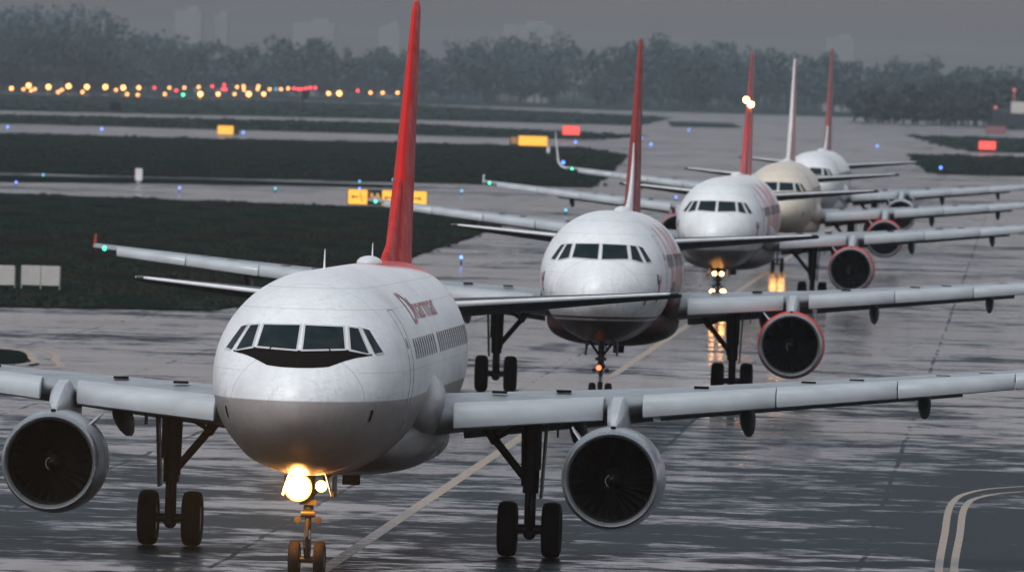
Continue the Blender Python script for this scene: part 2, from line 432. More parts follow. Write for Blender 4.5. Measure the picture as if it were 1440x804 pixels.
    if L.get('emblem'):
        for sd in (-1, 1):
            a = side_patch(3.0, 3.25, 3.55, 3.85, sd, MAT['emblem_red'], 'emblem', body, .012)
            for s0, s1, z0, z1, m in ((2.86, 2.99, 3.72, 4.02, 'black'), (3.26, 3.42, 3.74, 3.98, 'emblem_red'), (2.98, 3.16, 3.40, 3.53, 'black'), (3.0, 3.2, 3.28, 3.39, 'white'), (3.0, 3.18, 3.17, 3.27, 'black')):
                b = side_patch(s0, s1, z0, z1, sd, MAT[m], 'emblem', body, .012)
    # --- belly fairing
    rr = []
    for s, hw, zb, zt in ((9.6, 1.0, 2.1, 2.4), (10.2, 1.4, 1.9, 2.8), (11.0, 1.78, 1.76, 3.15), (12.0, 1.98, 1.68, 3.3), (14, 2.06, 1.64, 3.35), (17.5, 2.06, 1.64, 3.3), (19.5, 1.95, 1.7, 3.0), (21, 1.7, 1.78, 2.7), (22.5, 1.0, 2.0, 2.3)):
        zc, h = (zb+zt)/2, (zt-zb)/2; ring = []
        for k in range(48):
            t = 2*pi*k/48; c_, s_ = cos(t), sin(t); p = .78
            ring.append((hw*math.copysign(abs(c_)**p, c_), s, zc+h*math.copysign(abs(s_)**p, s_)))
        rr.append(ring)
    fair = MB().loft(rr)
    for sd in (-1, 1):
        fl = []
        for i in range(15):
            a = pi*i/14; s_ = 12.9-2.2*cos(a); r_ = max(.01, .50*sin(a)**.7)
            fl.append([(sd*(1.74+r_*cos(2*pi*q/24)), s_, 3.15+1.4*r_*sin(2*pi*q/24)) for q in range(24)])
        fair.loft(fl)
    fair.build('belly_fairing', L['fairing'], root, 60)
    # --- wings
    for sd in (-1, 1):
        ys = [0, 1.0, 1.95, 3, 4.2, 5.3, 6.4, 8, 10, 12, 14, 15.5, 16.6, 17.05]
        rings = []
        for y in ys:
            le, ch, z, t, inc = wing_at(y); rings.append(foil_ring(le, ch, z, t, inc, sd*y))
        wing = MB().loft(rings).build('wing', L.get('wing', MAT['wing']), root, 50)
        prof = [(0, 0), (.22, -.01), (.46, -.05), (.63, -.11), (.72, -.19), (.765, -.30), (.775, -.42), (.74, -.52), (.64, -.55), (.54, -.48), (.40, -.30), (.2, -.13), (.05, -.05)]
        for y0, y1 in ((2.45, 5.45), (6.25, 8.95), (8.97, 11.45), (11.47, 13.9), (13.92, 16.25)):
            rg = []
            for y in (y0, y0+.02, lerp(y0, y1, .33), lerp(y0, y1, .66), y1-.02, y1):
                le, ch, z, t, inc = wing_at(y); Ls = lerp(.98, .56, (y-2.3)/14) ; k = .94 if y in (y0, y1) else 1
                hh = t*ch*.30+.06
                rg.append([(sd*y, le+.16-a*Ls*k*.9, z+hh+b*Ls*k) for a, b in prof])
            MB().loft(rg).build('slat', MAT['slat'], wing, 40)
            # dark slot pieces behind the slat, on top of the wing
        for y in (3.3, 4.6, 7.4, 9.6, 10.6, 12.4, 13.3, 15.2):
            le, ch, z, t, inc = wing_at(y)
            zz = z + t*ch*.5*.86+.03*ch
            MB().box((sd*y, le+.30+.09*ch, zz-.038), (.30, .22, .05)).build('slat_track', MAT['black'], wing)
        for y, ln in ((4.8, 3.4), (8.3, 3.2), (12.0, 2.7)):
            le, ch, z, t, inc = wing_at(y); s0 = le+ch*.42; k = ln/3.4
            MB().loft([[(sd*y+w_*cos(t_)*k, s0+d_*k, z-.05-zc_*k+h_*k*sin(t_)) for t_ in [2*pi*q/18 for q in range(18)]] for d_, w_, h_, zc_ in
                       ((0, .02, .02, .2), (.35, .13, .17, .26), (.9, .17, .27, .36), (1.8, .18, .30, .50), (2.8, .15, .26, .66), (3.6, .08, .14, .80), (4.0, .02, .03, .88))]).build('flap_fairing', MAT['door'], wing)
        for y0, y1 in ((2.3, 6.3), (6.45, 12.8)):
            rg = []
            for y in (y0, y1):
                le, ch, z, t, inc = wing_at(y); te = le+ch*.86; d = ch*.26
                rg.append([(sd*y, te, z-.08), (sd*y, te+.2*d, z+.03), (sd*y, te+d, z-.14-.26*d), (sd*y, te+.98*d, z-.17-.27*d), (sd*y, te+.1*d, z-.17)])
            MB().loft(rg).build('flap', MAT['wing'], wing)
        le, ch, z, t, inc = wing_at(17.05)
        if L.get('sharklet'):
            rg = []
            for k in range(9):
                a = k/8*radians(80); R = .7; x_ = 17.05+R*sin(a); z_ = z+R*(1-cos(a)); c_ = ch*(1-.25*k/8)
                rg.append(sym_ring(le+.12*k, c_, .10, lambda q, h_, x_=x_, z_=z_, a=a: (sd*(x_-h_*sin(a)), q, z_+h_*cos(a))))
            for k in (1, 2, 3):
                x_ = 17.05+.69+.10*k; z_ = z+.58+.62*k; a = radians(80)
                rg.append(sym_ring(le+.96+.42*k, ch*(.75-.15*k), .10, lambda q, h_, x_=x_, z_=z_, a=a: (sd*(x_-h_*sin(a)), q, z_+h_*cos(a))))
            MB().loft(rg).build('wingtip_fin', MAT['white'], wing, 50)
        else:
            P = [(.3, 0), (1.0, .40), (1.25, .44), (1.4, .30), (1.4, 0), (1.38, -.12), (1.25, -.15), (.9, -.10)]
            rg = [[(sd*(17.05+o_), le+a-.1, z+b) for a, b in P] for o_ in (.0, .05)]
            MB().loft(rg).build('wingtip_fence', L['fence'], wing, 30)
        nl = MB().sphere((sd*16.68, wing_at(16.68)[0]+.03, wing_at(16.68)[2]+.01), .075, 12, 8).build('navigation_light', MAT['nav_green'] if sd < 0 else MAT['nav_red'], wing)
        # --- engine
        ex, ez, es = sd*5.75, 1.86-.8*lift, 11.0
        R = L.get('nac', 'nac_grey')
        prof = [(.30, 1.005), (.6, 1.04), (1.1, 1.065), (1.8, 1.065), (2.5, 1.01), (3.1, .90), (3.4, .82), (3.38, .78), (2.4, .80)]
        eng = MB().lathe(prof, 'Y', (ex, es, ez), 64).build('engine', MAT[R], root, 50)
        MB().lathe([(.96, .865), (.6, .845), (.3, .85), (.1, .88), (.03, .915), (0, .945), (.03, .968), (.12, .99), (.30, 1.006)], 'Y', (ex, es, ez), 64).build('inlet_lip', MAT['lip'], eng, 60)
        MB().lathe([(.16, .868), (.32, .846), (.6, .840), (1.25, .86)], 'Y', (ex, es, ez), 64, (False, True)).build('inlet_duct', MAT['duct'], eng, 60)
        fb = MB()
        for k in range(28):
            t0 = 2*pi*k/28; v = []
            for r_, tw in ((.24, .12), (.5, .10), (.83, .075)):
                for d_, s_ in ((-tw, 0), (tw*.5, .16)):
                    t = t0 + d_/r_*.9; v.append((ex+r_*cos(t), es+.95+s_, ez+r_*sin(t)))
            fb.add(v, [(0, 1, 3, 2), (2, 3, 5, 4)])
        fb.build('fan', MAT['fan'], eng, 30)
        spn = MB().lathe([(.58, .005), (.66, .08), (.8, .17), (.98, .25), (1.1, .26)], 'Y', (ex, es, ez), 32, (True, True)).build('spinner', MAT['spinner'], eng, 60)
        MB().lathe([(2.4, .62), (3.4, .60), (4.3, .44), (4.32, .40), (4.1, .30), (4.9, .03)], 'Y', (ex, es, ez), 40, (True, True)).build('exhaust_cone', MAT['bare'], eng, 40)
        sw = MB(); pp = [(.10+.012*i, 2.2+.35*i) for i in range(7)]
        for (ra, ta), (rb, tb_) in zip(pp, pp[1:]): sw.tube((ex+ra*cos(ta), es+.575+ra*.55, ez+ra*sin(ta)), (ex+rb*cos(tb_), es+.575+rb*.55, ez+rb*sin(tb_)), .009, n=6)
        sw.build('spinner_swirl', MAT['line'], spn)
        # strake
        a = radians(48)
        sx = -sd
        st = [(sx*1.02*cos(a), .95, 1.02*sin(a)), (sx*1.06*cos(a), 2.0, 1.06*sin(a)), (sx*1.36*cos(a), 2.0, 1.36*sin(a)), (sx*1.28*cos(a), 1.55, 1.28*sin(a))]
        th = Vector((sin(a)*sx, 0, -cos(a)))*.02
        MB().loft([[Vector(p)+Vector((ex, es, ez))+th*q for p in st] for q in (-1, 1)]).build('strake', MAT['slat'], eng, 30)
        # pylon
        rg = []
        for s, zb, zt, w in ((11.75, 2.80, 2.90, .05), (12.1, 2.78, 3.10, .14), (12.9, 2.75, 3.34, .19), (13.8, 2.70, 3.42, .21), (15.0, 2.55, 3.30, .21), (16.3, 2.55, 3.05, .15), (17.3, 2.8, 2.95, .04)):
            rg.append([(ex+w*cx_, s, lerp(zb, zt, cz_)) for cx_, cz_ in ((-.9, 0), (.9, 0), (1, .3), (1, .75), (.5, 1), (-.5, 1), (-1, .75), (-1, .3))])
        MB().loft(rg).build('pylon', MAT['slat'], eng, 40)
        MB().lathe([(0, .05), (.05, .055), (.06, .0)], 'Z', (ex, es+.55, ez+1.03), 12).build('nacelle_vent', MAT['black'], eng)
    # --- tail
    for sd in (-1, 1):
        rg = []; inc = radians(4.5)
        for y, le, ch, z, t in ((.3, 30.7, 4.5, 4.62, .10), (1.2, 31.35, 3.95, 4.72, .10), (3.5, 33.05, 2.75, 4.93, .095), (5.9, 34.8, 1.55, 5.15, .09), (6.15, 35.05, 1.35, 5.17, .09), (6.22, 35.35, 1.0, 5.175, .07)):
            rg.append(sym_ring(le, ch, t, lambda q, h_, y=y, z=z, le=le, ch=ch: (sd*y, q, z+h_+(le+ch*.55-q)*sin(inc)+.06)))
        stb = MB().loft(rg).build('stabilizer', MAT['stab'], root, 50)
        MB().tube((sd*1.2, 31.36, 4.72+.06+.165), (sd*5.9, 34.80, 5.15+.06+.065), .07, .035, 10).tube((sd*5.9, 34.80, 5.275), (sd*6.2, 35.3, 5.29), .035, .02, 10).build('leading_edge', MAT['white'], stb)
    rg = []
    fs = L.get('fin_scale', 1)
    for z, le, ch, t in ((5.75, 29.0, 6.4, .095), (6.2, 29.9, 5.55, .095), (8.5, 32.0, 4.1, .09), (10.5, 33.85, 2.85, .085), (11.5, 34.75, 2.2, .08), (11.7, 35.0, 1.9, .07), (11.77, 35.4, 1.3, .05)):
        rg.append(sym_ring(le, ch, t, lambda q, h_, z=z: (h_, q, 5.75+(z-5.75)*fs)))
    fin = MB().loft(rg).build('fin', L['fin'], root, 50)
    rg = []
    for z, le, te, w in ((5.7, 25.6, 31, .30), (5.98, 26.4, 31.2, .22), (6.35, 28.4, 31.4, .17), (6.9, 29.9, 31.5, .13), (7.6, 30.9, 31.8, .09), (L.get('dorsal_top', 7.7), 31.1, 31.9, .05)):
        rg.append(sym_ring(le, te-le, .5*w/(te-le)*2.2, lambda q, h_, z=z: (h_, q, z)))
    MB().loft(rg).build('dorsal_fairing', L.get('dorsal', L['fin']), fin, 50)
    mb = MB()
    for z, q in ((7.2, .72), (9.2, .72)):
        pass
    if L.get('fin_lamp'):  # glowing spheres added as two bright spots on the fin
        for dx, z in ((-.13, 9.42), (.10, 9.22)):
            le = lerp(32.0, 33.85, (z-8.5)/2)
            MB().sphere((dx, le-.05, z), .15, 12, 8).build('fin_lamp', MAT['lamp_mid'], fin)
    # --- nose gear
    drop = -pt*12.6-lift
    ng = MB().tube((0, 5.3, 2.1), (0, 5.1, 1.05), .10, .10)
    ng.tube((0, 5.12, 1.3), (0, 5.07, .38+drop), .065); ng.tube((-.22, 5.07, .38+drop), (.22, 5.07, .38+drop), .06)
    ng.tube((0, 5.0, 1.2), (0, 6.6, 2.0), .05); ng.tube((-.09, 5.1, 1.5), (-.45, 5.5, 2.0), .04); ng.tube((.09, 5.1, 1.5), (.45, 5.5, 2.0), .04)
    ng.tube((-.14, 5.05, 1.12), (.14, 5.05, 1.12), .07); ng.tube((0, 4.93, 1.02), (0, 4.87, .66), .035); ng.tube((0, 4.87, .66), (0, 5.0, .45+drop), .035)
    ng.box((0, 5.0, 1.35), (.34, .12, .10)); ng.box((0, 4.98, .62+drop/2), (.16, .1, .18))
    ng.tube((-.2, 4.96, 1.0), (-.2, 5.08, 1.0), .07); ng.tube((.2, 4.96, 1.0), (.2, 5.08, 1.0), .07)
    nose = ng.build('nose_gear', MAT['gear'], root)
    MB().tube((0, 5.085, .8), (0, 5.07, .5+drop), .075).build('oleo', MAT['chrome'], nose)
    for sd in (-1, 1):
        wheel(nose, (sd*.25, 5.07, .38+drop), .38, .22)
        MB().box((sd*.48, 5.5, 1.66), (.03, 1.0, .42)).build('gear_door', MAT['door'], nose)
        MB().loft([[(sd*.36, 4.4, 1.95), (sd*.34, 4.45, 1.95), (sd*.48, 4.45, 1.5), (sd*.50, 4.4, 1.5)], [(sd*.36, 4.9, 1.95), (sd*.34, 4.9, 1.95), (sd*.48, 4.9, 1.45), (sd*.50, 4.9, 1.45)]]).build('gear_door', MAT['door'], nose)
    for x_, z_, r_, m_ in L.get('lamps', ()):
        h = MB().lathe([(.10, r_*.4), (.0, r_*.9), (-.08, r_*1.08), (-.10, r_*1.05)], 'Y', (x_, 4.92, z_), 24, (True, False)).build('lamp_housing', MAT['gear'], nose)
        MB().lathe([(-.085, r_*1.02), (-.10, r_*.7), (-.105, .001)], 'Y', (x_, 4.92, z_), 24, (False, True)).build('lamp', MAT[m_], nose)
    # --- main gears
    for sd in (-1, 1):
        x0 = sd*3.795
        mg = MB().tube((x0, 17.6, 3.0), (x0, 17.7, 1.25), .19, .17, 18)
        mg.tube((x0, 17.7, 1.3), (x0, 17.71, .5-lift), .12, .12, 16); mg.tube((x0-.42, 17.71, .585-lift), (x0+.42, 17.71, .585-lift), .10)
        mg.tube((x0, 17.55, 1.25), (x0, 17.36, .9), .05); mg.tube((x0, 17.36, .9), (x0, 17.55, .6-lift), .05)
        mg.box((x0+sd*.16, 17.55, 2.3), (.10, .16, 1.1)); mg.tube((x0-sd*.2, 17.55, 2.9), (x0-sd*.17, 17.6, 1.4), .03); mg.sphere((x0, 17.7, .5-lift), .14)
        g = mg.build('main_gear', MAT['gear'], root)
        MB().tube((x0-sd*.12, 17.7, 1.55), (x0-sd*.78, 17.6, 2.35), .085).tube((x0-sd*.78, 17.6, 2.35), (x0-sd*1.15, 17.55, 2.85), .11).tube((x0-sd*.78, 17.6, 2.35), (x0-sd*.12, 17.6, 2.75), .045).sphere((x0-sd*.78, 17.6, 2.35), .12).build('side_brace', MAT['gear'], g)
        for q in (-1, 1): wheel(g, (x0+q*.465, 17.71, .585-lift), .585, .41)
        MB().loft([[(x0+sd*a, s_, z_) for a, z_ in ((.30, 2.95), (.34, 2.95), (.25, 1.15), (.21, 1.15))] for s_ in (17.2, 18.0)]).build('gear_door', MAT['door'], g)
        MB().box((x0+sd*.55, 17.5, 2.72), (.03, .5, .55)).build('gear_door', MAT['door'], g)
    return root

W = (.76, .77, .78)
red_fin = paint('fin_red', (.60, .014, .010), .5, grime=.45, scale=.8, spec=.25, sc=(1, 1, .35))
maroon_fin = paint('fin_maroon', (.27, .030, .024), .5, grime=.4, scale=.8, spec=.25, sc=(1, 1, .35))
fin_white = paint('fin_white', (.72, .72, .72), .38, grime=.3, scale=.8)
def two_tone_fin(name, lowc, highc, z):
    k = NT(name); X, Y, Z = k.xyz(); return k.out(Base_Color=k.mix(k.rng(Z, z-.4, z+.4), lowc, highc), Roughness=.38)
def sided_fin(name, a, b):
    k = NT(name); X, Y, Z = k.xyz(); return k.out(Base_Color=k.mix(k.rng(X, -.0, .02), a, b), Roughness=.4)
fence_red = paint('fence_red', (.30, .035, .02), .5, spec=.2)
jetA = make_jet('nearest white airliner, black strip under its windscreen, bright red fin, glaring nose lamp', (-4.17, 202.0, 0), .0508, dict(
    pitch=.006, lift=.10, body=fuselage_paint('livery_white_grey', W, (.29, .265, .255), 3.47, roof=((.52, .018, .015), 17.5, 30)),
    fairing=paint('fairing_grey', (.27, .26, .26), .35, grime=.6, scale=1.2, coat=.2), fin=red_fin, fence=MAT['white'], antiglare=True, letters=True,
    lamps=((-.2, 1.64, .27, 'lamp_big'), (.26, 1.68, .11, 'lamp_mid'))))
jetB = make_jet('white airliner with maroon belly and fin, small red emblems beside its nose', (2.60, 317.5, 0), .0425, dict(
    body=fuselage_paint('livery_white_maroon', W, (.03, .006, .006), 2.58, trim=(.10, .016, .016), side=((.33, .06, .04), 9, 24, 3.1, 5.6)),
    fairing=paint('fairing_maroon', (.03, .006, .006), .5, grime=.3), fin=maroon_fin, dorsal=fin_white, dorsal_top=8.2, fence=fence_red, nac='nac_red', emblem=True, pitch=.0115,
    lamps=((-.05, 1.08, .08, 'lamp_dim'),)))
jetC = make_jet('white airliner with four glowing nose lamps and glowing spots on its red fin', (8.94, 464.3, 0), .0637, dict(
    body=fuselage_paint('livery_white_red_side', W, (.16, .15, .155), 2.75, side=((.40, .05, .04), 9, 24, 3.2, 5.7)),
    fairing=paint('fairing_dark', (.20, .19, .19), .4, grime=.4), fin=two_tone_fin('fin_red_dark_top', (.52, .025, .025), (.26, .03, .03), 8.4), fence=fence_red, nac='nac_red', fin_lamp=True, emblem=True,
    lamps=((-.16, 1.62, .09, 'lamp_mid'), (.16, 1.62, .09, 'lamp_mid'), (-.24, .80, .11, 'lamp_mid'), (.24, .80, .13, 'lamp_mid'))))
jetD = make_jet('cream airliner with plain white fin, fourth in the queue', (14.29, 568.0, 0), .0475, dict(
    body=fuselage_paint('livery_cream', (.66, .58, .47), (.50, .44, .36), 2.2), fairing=paint('fairing_cream', (.55, .48, .40), .4), fin=sided_fin('fin_white_red', (.72, .70, .70), (.45, .22, .2)), fence=MAT['white'], nac='nac_red',
    lamps=((-.20, 1.6, .2, 'lamp_mid'), (.24, 1.6, .2, 'lamp_mid'))))
jetE = make_jet('farthest airliner of the queue, all white with upturned wingtips and a thin red fin', (19.11, 681.5, 0), .0682, dict(
    body=fuselage_paint('livery_white', W, (.66, .67, .68), 2.2), fairing=MAT['nac_white'], fin=sided_fin('fin_red_white', (.27, .06, .05), (.22, .05, .045)), dorsal=fin_white, fence=MAT['white'], nac='nac_white', sharklet=True, fin_scale=1.2, lamps=()))

# light of the nose lamps (spot shines ahead; added point light warms the belly)
def beam(jet, x, z, energy, size, aim, col=(1, .6, .25)):
    l = bpy.data.lights.new('lamp_beam', 'SPOT'); l.energy = energy; l.spot_size = radians(size); l.spot_blend = .8; l.color = col; l.shadow_soft_size = .12
    o = bpy.data.objects.new('lamp_beam', l); C.objects.link(o); o.parent = jet; o.location = (x, 4.76, z)
    o.rotation_euler = Vector(aim).to_track_quat('-Z', 'Y').to_euler(); return o
beam(jetA, -.2, 1.66, 62000, 17, (.03, -1, .03), (1, .45, .12))
def lamp_glow(jet, x, z, energy, col):
    l = bpy.data.lights.new('lamp_light', 'POINT'); l.energy = energy; l.color = col; l.shadow_soft_size = .1
    o = bpy.data.objects.new('lamp_light', l); C.objects.link(o); o.parent = jet; o.location = (x, 4.55, z)
lamp_glow(jetA, -.2, 1.60, 330, (1, .34, .05))

# ------------------------------------------------------------------ ground
def poly_sheet(name, pts, z, mat, label, cat, kind, jitter=0.0, step=None):
    bm = bmesh.new(); P = []
    for a, b in zip(pts, pts[1:]+pts[:1]):
        a, b = Vector(a), Vector(b); n = max(1, int((b-a).length/step)) if step else 1
        for k in range(n):
            q = a.lerp(b, k/n)
            P.append((q.x+random.uniform(-1, 1)*jitter*.12, q.y+random.uniform(-1, 1)*jitter, z))
    vs = [bm.verts.new(p) for p in P]; fc = bm.faces.new(vs)
    bmesh.ops.triangulate(bm, faces=[fc]); bmesh.ops.recalc_face_normals(bm, faces=bm.faces)
    if bm.faces[0].normal.z < 0: bmesh.ops.reverse_faces(bm, faces=bm.faces)
    me = bpy.data.meshes.new(name); bm.to_mesh(me); bm.free(); me.materials.append(mat)
    o = bpy.data.objects.new(name, me); C.objects.link(o)
    return tag(o, label, cat, None, kind)

k = NT('wet_asphalt'); X, Y, Z = k.xyz()
n1 = k.noise(.42, 4, .58); n2 = k.noise(.045, 4, .55); n3 = k.noise(2.6, 5, .6); n4 = k.noise(.13, 3, .5)
n5 = k.noise(1.4, 4, .6)
film = k.math('ADD', k.math('ADD', k.math('MULTIPLY', n1, .33), k.math('MULTIPLY', n5, .17)), k.math('ADD', k.math('MULTIPLY', n2, .26), k.math('MULTIPLY', n4, .26)))
# slab joints: sealed, slightly proud, so they stay dull
wob = k.math('MULTIPLY', k.math('SUBTRACT', k.noise(.3, 2), .5), .25)
u_ = k.math('ADD', k.math('SUBTRACT', X, k.math('MULTIPLY', Y, .049)), wob); j1 = k.math('ABSOLUTE', k.math('SUBTRACT', k.math('FRACT', k.math('MULTIPLY', u_, 1/6.5)), .5)); j2 = k.math('ABSOLUTE', k.math('SUBTRACT', k.math('FRACT', k.math('MULTIPLY', k.math('ADD', Y, wob), 1/11.)), .5))
joint = k.math('MULTIPLY', k.math('MAXIMUM', k.math('LESS_THAN', j1, .009), k.math('LESS_THAN', j2, .011)), k.rng(k.noise(.2, 3), .38, .55))
# rubbered wheel tracks either side of the centre line
ct = k.math('SUBTRACT', k.math('SUBTRACT', X, -3.4), k.math('MULTIPLY', k.math('SUBTRACT', Y, 216), .0489))
trk = k.math('MULTIPLY', k.rng(k.math('ABSOLUTE', k.math('SUBTRACT', k.math('ABSOLUTE', ct), 3.7)), .35, .9, .035, 0, smooth=True), k.rng(k.noise(.15, 3), .35, .6))
film = k.math('SUBTRACT', film, trk)
# drier ground close to the stand edge and on the right-hand shoulder
dry = k.math('ADD', k.rng(Y, 212, 330, .055, -.005), k.math('MULTIPLY', k.rng(X, 1, 12, 0, .05), k.rng(Y, 250, 420, 1, 0)))
film = k.math('SUBTRACT', k.math('SUBTRACT', film, dry), k.math('MULTIPLY', joint, .06))
film = k.math('ADD', film, k.math('MULTIPLY', k.math('SUBTRACT', k.noise(.009, 3, .6), .5), .22))
film = k.math('ADD', film, k.math('MULTIPLY', k.math('SUBTRACT', n3, .5), .10))
wet = k.rng(film, .44, .54, smooth=True)
base = k.mix(wet, k.mix(n3, (.006, .013, .016), (.016, .026, .031)), k.mix(k.rng(k.noise(.11, 3), .45, .6), (.022, .025, .028), (.036, .026, .022)))  # brown noise in the wet colour stands in for a warm sheen
k.out(Base_Color=base, Roughness=k.rng(wet, 0, 1, .42, k.rng(n4, .4, .6, .05, .14)), Specular_IOR_Level=k.rng(wet, 0, 1, .012, .5), IOR=1.36,
      Normal=k.bump(k.math('ADD', k.noise(.9, 4, .55), k.math('MULTIPLY', k.noise(9, 3), .12)), .035, k.rng(wet, 0, 1, .7, .15)))
asphalt = k.m
g = MB().add([(-4000, -80, 0), (4000, -80, 0), (4000, 9000, 0), (-4000, 9000, 0)], [(0, 1, 2, 3)]).build('ground', asphalt)
tag(g, 'wet dark asphalt taxiway and apron with streaky puddles', 'ground', None, 'structure')

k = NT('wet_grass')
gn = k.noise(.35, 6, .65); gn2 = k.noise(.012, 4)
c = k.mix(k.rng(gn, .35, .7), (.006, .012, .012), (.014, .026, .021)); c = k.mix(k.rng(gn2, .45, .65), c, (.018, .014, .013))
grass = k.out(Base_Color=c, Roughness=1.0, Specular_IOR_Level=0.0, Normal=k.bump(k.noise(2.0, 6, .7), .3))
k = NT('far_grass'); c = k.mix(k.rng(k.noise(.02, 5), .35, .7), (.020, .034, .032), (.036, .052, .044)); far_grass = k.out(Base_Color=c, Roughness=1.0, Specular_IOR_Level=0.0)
G = [
 ([(-150, 432), (-21, 432), (-12.5, 437), (-9, 470), (-5.3, 590), (-2.0, 680), (-.9, 717), (-1.2, 785), (-13.3, 800), (-40, 817), (-160, 855)], 2.0, 'near grass field beside the queue, left of the taxiway', grass),
 ([(-160, 1010), (-48, 974), (-28, 987), (-14, 997), (7.6, 1000), (11, 1200), (15.7, 1475), (10.4, 1625), (-18, 1612), (-45, 1566), (-77, 1551), (-200, 1490)], 6, 'middle grass field beyond the lit yellow sign', grass),
 ([(-200, 940), (-43.5, 900), (-28, 930), (-10, 945), (-10, 965), (-30, 968), (-48, 950), (-200, 985)], 2, 'narrow grass verge along the far edge of the taxiway', grass),
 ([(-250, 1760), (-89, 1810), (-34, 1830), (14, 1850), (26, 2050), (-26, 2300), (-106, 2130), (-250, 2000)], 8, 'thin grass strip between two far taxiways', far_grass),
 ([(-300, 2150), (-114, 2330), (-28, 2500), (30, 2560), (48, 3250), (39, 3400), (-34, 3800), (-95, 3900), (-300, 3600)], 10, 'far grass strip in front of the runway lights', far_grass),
 ([(52, 1300), (140, 1330), (150, 1740), (64, 1690), (57, 1480)], 8, 'grass patch right of the taxiway under the red sign', grass),
 ([(80, 1830), (180, 1850), (210, 2560), (92, 2440), (84, 2100)], 10, 'grass patch around the red sign on the right', far_grass),
 ([(38, 2550), (56, 2600), (60, 2900), (42, 2900)], 6, 'small dark grass island on the far apron', far_grass),
]
for i, (pts, jit, lab, m) in enumerate(G):
    poly_sheet('grass', pts, .05+.01*i, m, lab, 'grass', 'stuff', jit*.6, 6)
poly_sheet('grass', [(-60, 372), (-20, 371), (-17.2, 366), (-16.3, 357), (-16.6, 349), (-22, 344), (-60, 340)], .04, grass, 'dark grass island at the left edge above the wing', 'grass', 'stuff', .3, 3)
def inside(p, poly):
    r_ = False
    for (x1, y1), (x2, y2) in zip(poly, poly[1:]+poly[:1]):
        if (y1 > p[1]) != (y2 > p[1]) and p[0] < (x2-x1)*(p[1]-y1)/(y2-y1)+x1: r_ = not r_
    return r_
def tufts(poly, n, hmin, hmax, wide, mat, label, xlim):
    rnd = random.Random(n); v = []; f = []; ys = [q[1] for q in poly]; xs = [max(xlim[0], min(xlim[1], q[0])) for q in poly]; c_ = 0; t_ = 0
    while c_ < n and t_ < n*12:
        t_ += 1; p_ = (rnd.uniform(min(xs)-.4, max(xs)+.4), rnd.uniform(min(ys)-1, max(ys)+1))
        if p_[0] < -.058*p_[1] or p_[0] > .058*p_[1] or not inside((p_[0]+rnd.uniform(-.35, .35), p_[1]+rnd.uniform(-2, 2)), poly): continue
        c_ += 1; clump = .55+.45*sin(p_[0]*.9+p_[1]*.05)*sin(p_[1]*.11)
        for _ in range(3):
            a = rnd.uniform(0, pi); h = rnd.uniform(hmin, hmax)*clump; w = wide*rnd.uniform(.5, 1.2); x_, y_ = p_[0]+rnd.gauss(0, wide*.6), p_[1]+rnd.gauss(0, wide*.6); dx, dy = cos(a)*w/2, sin(a)*w/2; l_ = rnd.uniform(-.3, .3)*h
            o = len(v); v += [(x_-dx, y_-dy, .02), (x_+dx, y_+dy, .02), (x_+dx*.55+l_, y_+dy*.55, h), (x_-dx*.2+l_, y_-dy*.2, h*1.15), (x_-dx*.8+l_, y_-dy*.8, h*.8)]; f.append((o, o+1, o+2, o+3, o+4))
    me = bpy.data.meshes.new('grass_tufts'); me.from_pydata(v, [], f); me.materials.append(mat)
    o = bpy.data.objects.new('grass_tufts', me); C.objects.link(o); tag(o, label, 'grass', None, 'stuff')
k = NT('grass_blades'); gq = k.noise(.5, 4, .6); gl = k.noise(.045, 3)
cq = k.mix(k.rng(gq, .35, .68), (.007, .017, .015), (.020, .034, .024)); blades = k.out(Base_Color=k.mix(k.rng(gl, .5, .66), cq, (.024, .018, .015)), Roughness=.9, Specular_IOR_Level=.1)
tufts(G[0][0], 16000, .08, .26, .35, blades, 'uneven tufts of wet grass on the near field', (-60, 5))
tufts(G[1][0], 9000, .12, .34, .6, blades, 'uneven tufts of wet grass on the middle field', (-95, 20))
tufts(G[3][0], 2500, .2, .5, 1.2, blades, 'tufts of grass between the far taxiways', (-130, 30))
tufts(G[4][0], 3500, .2, .6, 1.6, blades, 'tufts of grass before the runway lights', (-200, 50))
tufts(G[5][0], 1500, .2, .5, 1.0, blades, 'tufts of grass on the right patch under the red sign', (50, 100)); tufts(G[6][0], 1500, .2, .5, 1.2, blades, 'tufts of grass around the red sign on the right', (80, 150))
tb = [(-4000, 4000), (4000, 4000), (4000, 8990), (-4000, 8990)]
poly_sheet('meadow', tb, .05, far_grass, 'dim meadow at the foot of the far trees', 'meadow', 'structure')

# painted lines
k = NT('line_paint'); w_ = k.rng(k.noise(3.0, 5, .7), .36, .60)
line_y = k.out(Base_Color=k.mix(w_, (.40, .26, .13), (.09, .075, .06)), Roughness=k.rng(w_, 0, 1, .5, .25))
def stripe(name, pts, width, label, cat, mat, z=.004):
    mb = MB(); v = []; f = []
    for i, p in enumerate(pts):
        a = Vector(pts[max(0, i-1)]); b = Vector(pts[min(len(pts)-1, i+1)]); d = (b-a).normalized(); n = Vector((-d.y, d.x))*width/2
        v += [(p[0]+n.x, p[1]+n.y, z), (p[0]-n.x, p[1]-n.y, z)]
    for i in range(len(pts)-1): f.append((2*i, 2*i+1, 2*i+3, 2*i+2))
    mb.v = v; mb.f = f
    return tag(mb.build(name, mat), label, cat, None, 'structure')
cl = [(-4.4+.0492*(y-195), y) for y in range(120, 1000, 20)]
def clx(y): return -3.4+.0489*(y-216)
stripe('taxiway_line', [(clx(y), y) for y in range(120, 1100, 20)], .30, 'yellow taxiway centre line running under the queue of airliners', 'line marking', line_y)
